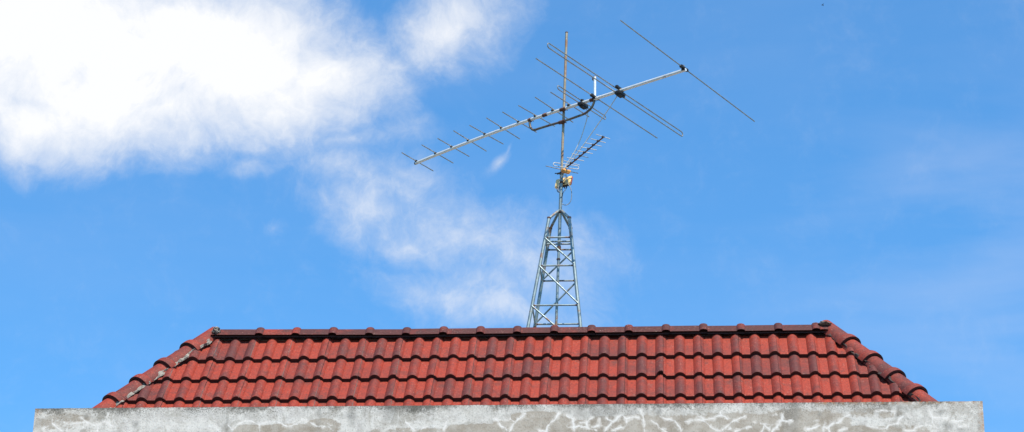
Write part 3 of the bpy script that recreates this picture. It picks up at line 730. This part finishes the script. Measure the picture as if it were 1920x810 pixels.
# ------------------------------------------------------------------ cables
M['cableg']=metal_mat('grey_cable',(.34,.34,.32),(.22,.22,.21),(.2,.15,.1),.0,.0,.5,10)
def cable(pts,r,m,label,name='cable'):
    bm=bmesh.new(); tube(bm,smooth_path(pts,8),r,8); o=link(name,bm,m); tag(o,label,'cable'); return o
yc=TY-.045
e1=on_y(1063,311,yc); 
def lerp3(px,py,t,a,b_): # point on the view ray of (px,py) at blended depth
    y=a.y+(b_.y-a.y)*t; return on_y(px,py,y)
cable([feed1,lerp3(1136,212,.25,feed1,e1),lerp3(1112,246,.55,feed1,e1),lerp3(1086,283,.8,feed1,e1),e1,on_y(1059,320,yc),on_y(1056,330,yc)],.0042,M['cable'],'straight pale cable slanting from the large loop down to the small antenna')
cable([feed2,lerp3(1101.5,208,.05,feed2,e1),lerp3(1101,220,.12,feed2,e1),lerp3(1096,238,.3,feed2,e1),lerp3(1088,262,.55,feed2,e1),lerp3(1076,287,.75,feed2,e1),lerp3(1062,308,1,feed2,e1),on_y(1057,320,yc)],.0040,M['cable'],'sagging pale cable nearest the mast, hanging below the support arm')
cable([on_y(1058.5,328,yc),on_y(1060,334,yc-.02),on_y(1065,344,yc-.03),on_y(1070,353,yc-.03),on_y(1072,365,yc-.02),on_y(1070,377,yc-.01),on_y(1065,383,yc),on_y(1059,384.5,yc),on_y(1053.5,382,yc+.02)],.0036,M['cableg'],'grey cable drooping in a loop to the right of the mast')
cable([on_y(1055,325,yc),on_y(1050.5,334,yc),on_y(1048,345,yc),on_y(1046.5,352,yc),on_y(1047,358,yc),on_y(1050,359,yc+.02)],.0032,M['cableg'],'short cable running down the left side of the mast')
cable([on_y(1044.5,353,TY+.04),on_y(1045,358,TY+.03),on_y(1047.5,360.5,TY+.02),on_y(1050,358,TY)],.0040,M['cabled'],'small dark cable hook under the left end of the amplifier box')
cable([on_y(1063,351,TY+.03),on_y(1060,356,TY+.02),on_y(1056,361,TY),on_y(1054.5,368,TY-.018),on_y(1054,379,TY-.018)],.0034,M['cabled'],'thin dark cable from the amplifier box back to the mast')

# ------------------------------------------------------------------ bird, far away
bc=CAM+ray(1542,9.3).normalized()*130
bm=bmesh.new(); 
tube(bm,[bc+V((-.10,0,-.012)),bc+V((-.05,0,-.004)),bc,bc+V((.05,0,.004)),bc+V((.10,.0,.01))],[.004,.018,.026,.018,.006],8)
for s_ in(-1,1):
    a=bc+V((.0,0,.008)); 
    pts=[a+V((-.02,0,0)),a+V((.035,0,0)),a+V((.07,.10*s_,.03)),a+V((.10,.22*s_,.012)),a+V((.03,.12*s_,.024))]
    v1=[bm.verts.new(q) for q in pts]; v2=[bm.verts.new(q-Z*.006) for q in pts]
    bm.faces.new(v1); bm.faces.new(v2[::-1])
    for i in range(5): bm.faces.new((v1[i],v2[i],v2[(i+1)%5],v1[(i+1)%5]))
for v in bm.verts: v.co=bc+(v.co-bc)*.72
bmesh.ops.recalc_face_normals(bm,faces=bm.faces[:])
o=link('bird',bm,M['bird']); tag(o,'tiny dark bird flying high in the blue sky at upper right','bird')

# ------------------------------------------------------------------ sky and light
SUN_EL,SUN_AZ=R(60),R(150)     # azimuth clockwise from +Y (north)
sdir=V((math.sin(SUN_AZ)*math.cos(SUN_EL),math.cos(SUN_AZ)*math.cos(SUN_EL),math.sin(SUN_EL)))
ld=bpy.data.lights.new('sun','SUN'); ld.energy=5.0; ld.angle=R(.53); ld.color=(1,.93,.82)
so=bpy.data.objects.new('sun',ld); COL.objects.link(so); so.rotation_euler=(-sdir).to_track_quat('-Z','Y').to_euler()
w=bpy.data.worlds.new('World'); S.world=w; w.use_nodes=True; nt=w.node_tree; nt.nodes.clear()
sky=N(nt,'ShaderNodeTexSky',sky_type='NISHITA'); sky.sun_disc=False; sky.sun_elevation=SUN_EL; sky.sun_rotation=SUN_AZ
sky.altitude=0; sky.air_density=1.0; sky.dust_density=.4; sky.ozone_density=1.2
SKYT=(.80,1.62,2.12)
skc=mix(nt,1.0,sky.outputs[0],SKYT,'MULTIPLY')
tc=N(nt,'ShaderNodeTexCoord'); dv=tc.outputs['Generated']
sep=N(nt,'ShaderNodeSeparateXYZ'); nt.links.new(dv,sep.inputs[0])
az=mth(nt,'ARCTAN2',sep.outputs[0],sep.outputs[1]); el=mth(nt,'ARCSINE',sep.outputs[2])
cmb=N(nt,'ShaderNodeCombineXYZ'); nt.links.new(az,cmb.inputs[0]); nt.links.new(el,cmb.inputs[1]); ang=cmb.outputs[0]
def adir(px,py): d=ray(px,py).normalized(); return math.atan2(d.x,d.y),math.asin(d.z)
# warp the coordinates so that cloud outlines are ragged
nw=N(nt,'ShaderNodeTexNoise'); nw.inputs['Scale'].default_value=16; nw.inputs['Detail'].default_value=4; nt.links.new(ang,nw.inputs['Vector'])
wv=N(nt,'ShaderNodeVectorMath',operation='SUBTRACT'); nt.links.new(nw.outputs['Color'],wv.inputs[0]); wv.inputs[1].default_value=(.5,.5,.5)
ws_=N(nt,'ShaderNodeVectorMath',operation='SCALE'); nt.links.new(wv.outputs[0],ws_.inputs[0]); ws_.inputs['Scale'].default_value=.036
wa=N(nt,'ShaderNodeVectorMath',operation='ADD'); nt.links.new(ang,wa.inputs[0]); nt.links.new(ws_.outputs[0],wa.inputs[1]); angw=wa.outputs[0]
CL=[ # px,py,rx,ry,tilt(deg, + = rising to the right),weight
 (100,60,440,230,0,1.25),(400,100,340,180,-8,1.35),(180,170,300,130,0,1.2),(590,140,200,110,0,1.05),(300,210,330,110,4,1.0),(60,215,260,110,0,1.0),(560,215,120,50,10,.5),
 (850,58,165,95,24,.84),(735,135,110,60,20,.66),(905,30,70,50,0,.5),
 (655,275,150,42,8,.54),(650,330,130,70,-20,.55),(700,400,170,90,-22,.55),(860,440,270,90,-14,.56),(780,455,190,60,-10,.54),(760,370,170,60,-20,.48),(930,540,150,50,-10,.46),(980,500,190,90,-18,.54),(850,560,190,60,-14,.50),(960,590,200,50,0,.56),
 (921,314,40,17,42,.56),(940,288,26,9,62,.46),(1080,480,150,100,0,.42),(770,335,150,40,-14,.42),(900,400,160,40,-20,.36),
 (460,325,50,30,0,.42),(525,438,40,20,0,.34),(200,310,240,30,0,.34)]
acc=None
for (px,py,rx,ry,ti,wt) in CL:
    a0,e0=adir(px,py); kx=1/(rx/F/math.cos(e0)); ky=1/(ry/F)
    mp=N(nt,'ShaderNodeMapping',vector_type='TEXTURE'); mp.inputs['Location'].default_value=(a0,e0,0); mp.inputs['Rotation'].default_value=(0,0,R(ti)); mp.inputs['Scale'].default_value=(1/kx,1/ky,1)
    nt.links.new(angw,mp.inputs['Vector'])
    ln=N(nt,'ShaderNodeVectorMath',operation='LENGTH'); nt.links.new(mp.outputs[0],ln.inputs[0])
    v=mth(nt,'SUBTRACT',1,mth(nt,'MULTIPLY',ln.outputs['Value'],.8),clamp=True)
    v=mth(nt,'MULTIPLY',mth(nt,'POWER',v,.8),wt)
    if acc is None: acc=v
    else: acc=mth(nt,'SMOOTH_MAX',acc,v,.12)
fb=noi(nt,30,10,.66,angw,.15); fb2=noi(nt,110,8,.68,angw,.2)
den=mth(nt,'ADD',acc,mth(nt,'MULTIPLY',mth(nt,'SUBTRACT',fb,.5),.62))
den=mth(nt,'ADD',den,mth(nt,'MULTIPLY',mth(nt,'SUBTRACT',fb2,.5),.44))
alpha=ramp(nt,den,[(.15,0),(.36,.24),(.58,.62),(.92,1)],'B_SPLINE')
alpha=mth(nt,'MULTIPLY',alpha,ramp(nt,acc,[(.0,0),(.16,1)]))
# thin veil in streaks to the right
vm=N(nt,'ShaderNodeMapping'); vm.inputs['Rotation'].default_value=(0,0,R(-10)); vm.inputs['Scale'].default_value=(3.5,15,1); nt.links.new(ang,vm.inputs['Vector'])
veil=ramp(nt,noi(nt,1.6,5,.5,vm.outputs[0],.3),[(.40,0),(.70,.19)])
a0,e0=adir(1900,480); 
vd=N(nt,'ShaderNodeMapping',vector_type='TEXTURE'); vd.inputs['Location'].default_value=(a0,e0,0); vd.inputs['Scale'].default_value=(.13,.11,1); nt.links.new(ang,vd.inputs['Vector'])
vl=N(nt,'ShaderNodeVectorMath',operation='LENGTH'); nt.links.new(vd.outputs[0],vl.inputs[0])
vmask=mth(nt,'ADD',.25,mth(nt,'MULTIPLY',mth(nt,'SUBTRACT',1,vl.outputs['Value'],clamp=True),1.3))
veil=mth(nt,'MULTIPLY',veil,vmask)
c0=mix(nt,mth(nt,'ADD',veil,.0),skc,(7.2,7.4,8.4))
cc=mix(nt,ramp(nt,den,[(.4,0),(.9,1)]),(7.0,7.5,8.3),(9.0,9.1,9.3))
c1=mix(nt,alpha,c0,cc)
bg=N(nt,'ShaderNodeBackground'); bg.inputs['Strength'].default_value=.075; nt.links.new(c1,bg.inputs['Color'])
wo=N(nt,'ShaderNodeOutputWorld'); nt.links.new(bg.outputs[0],wo.inputs[0])

S.render.engine='CYCLES'; S.cycles.samples=128
S.view_settings.view_transform='Standard'; S.view_settings.look='None'; S.view_settings.exposure=.55; S.view_settings.gamma=1
S.render.resolution_x=1024; S.render.resolution_y=432
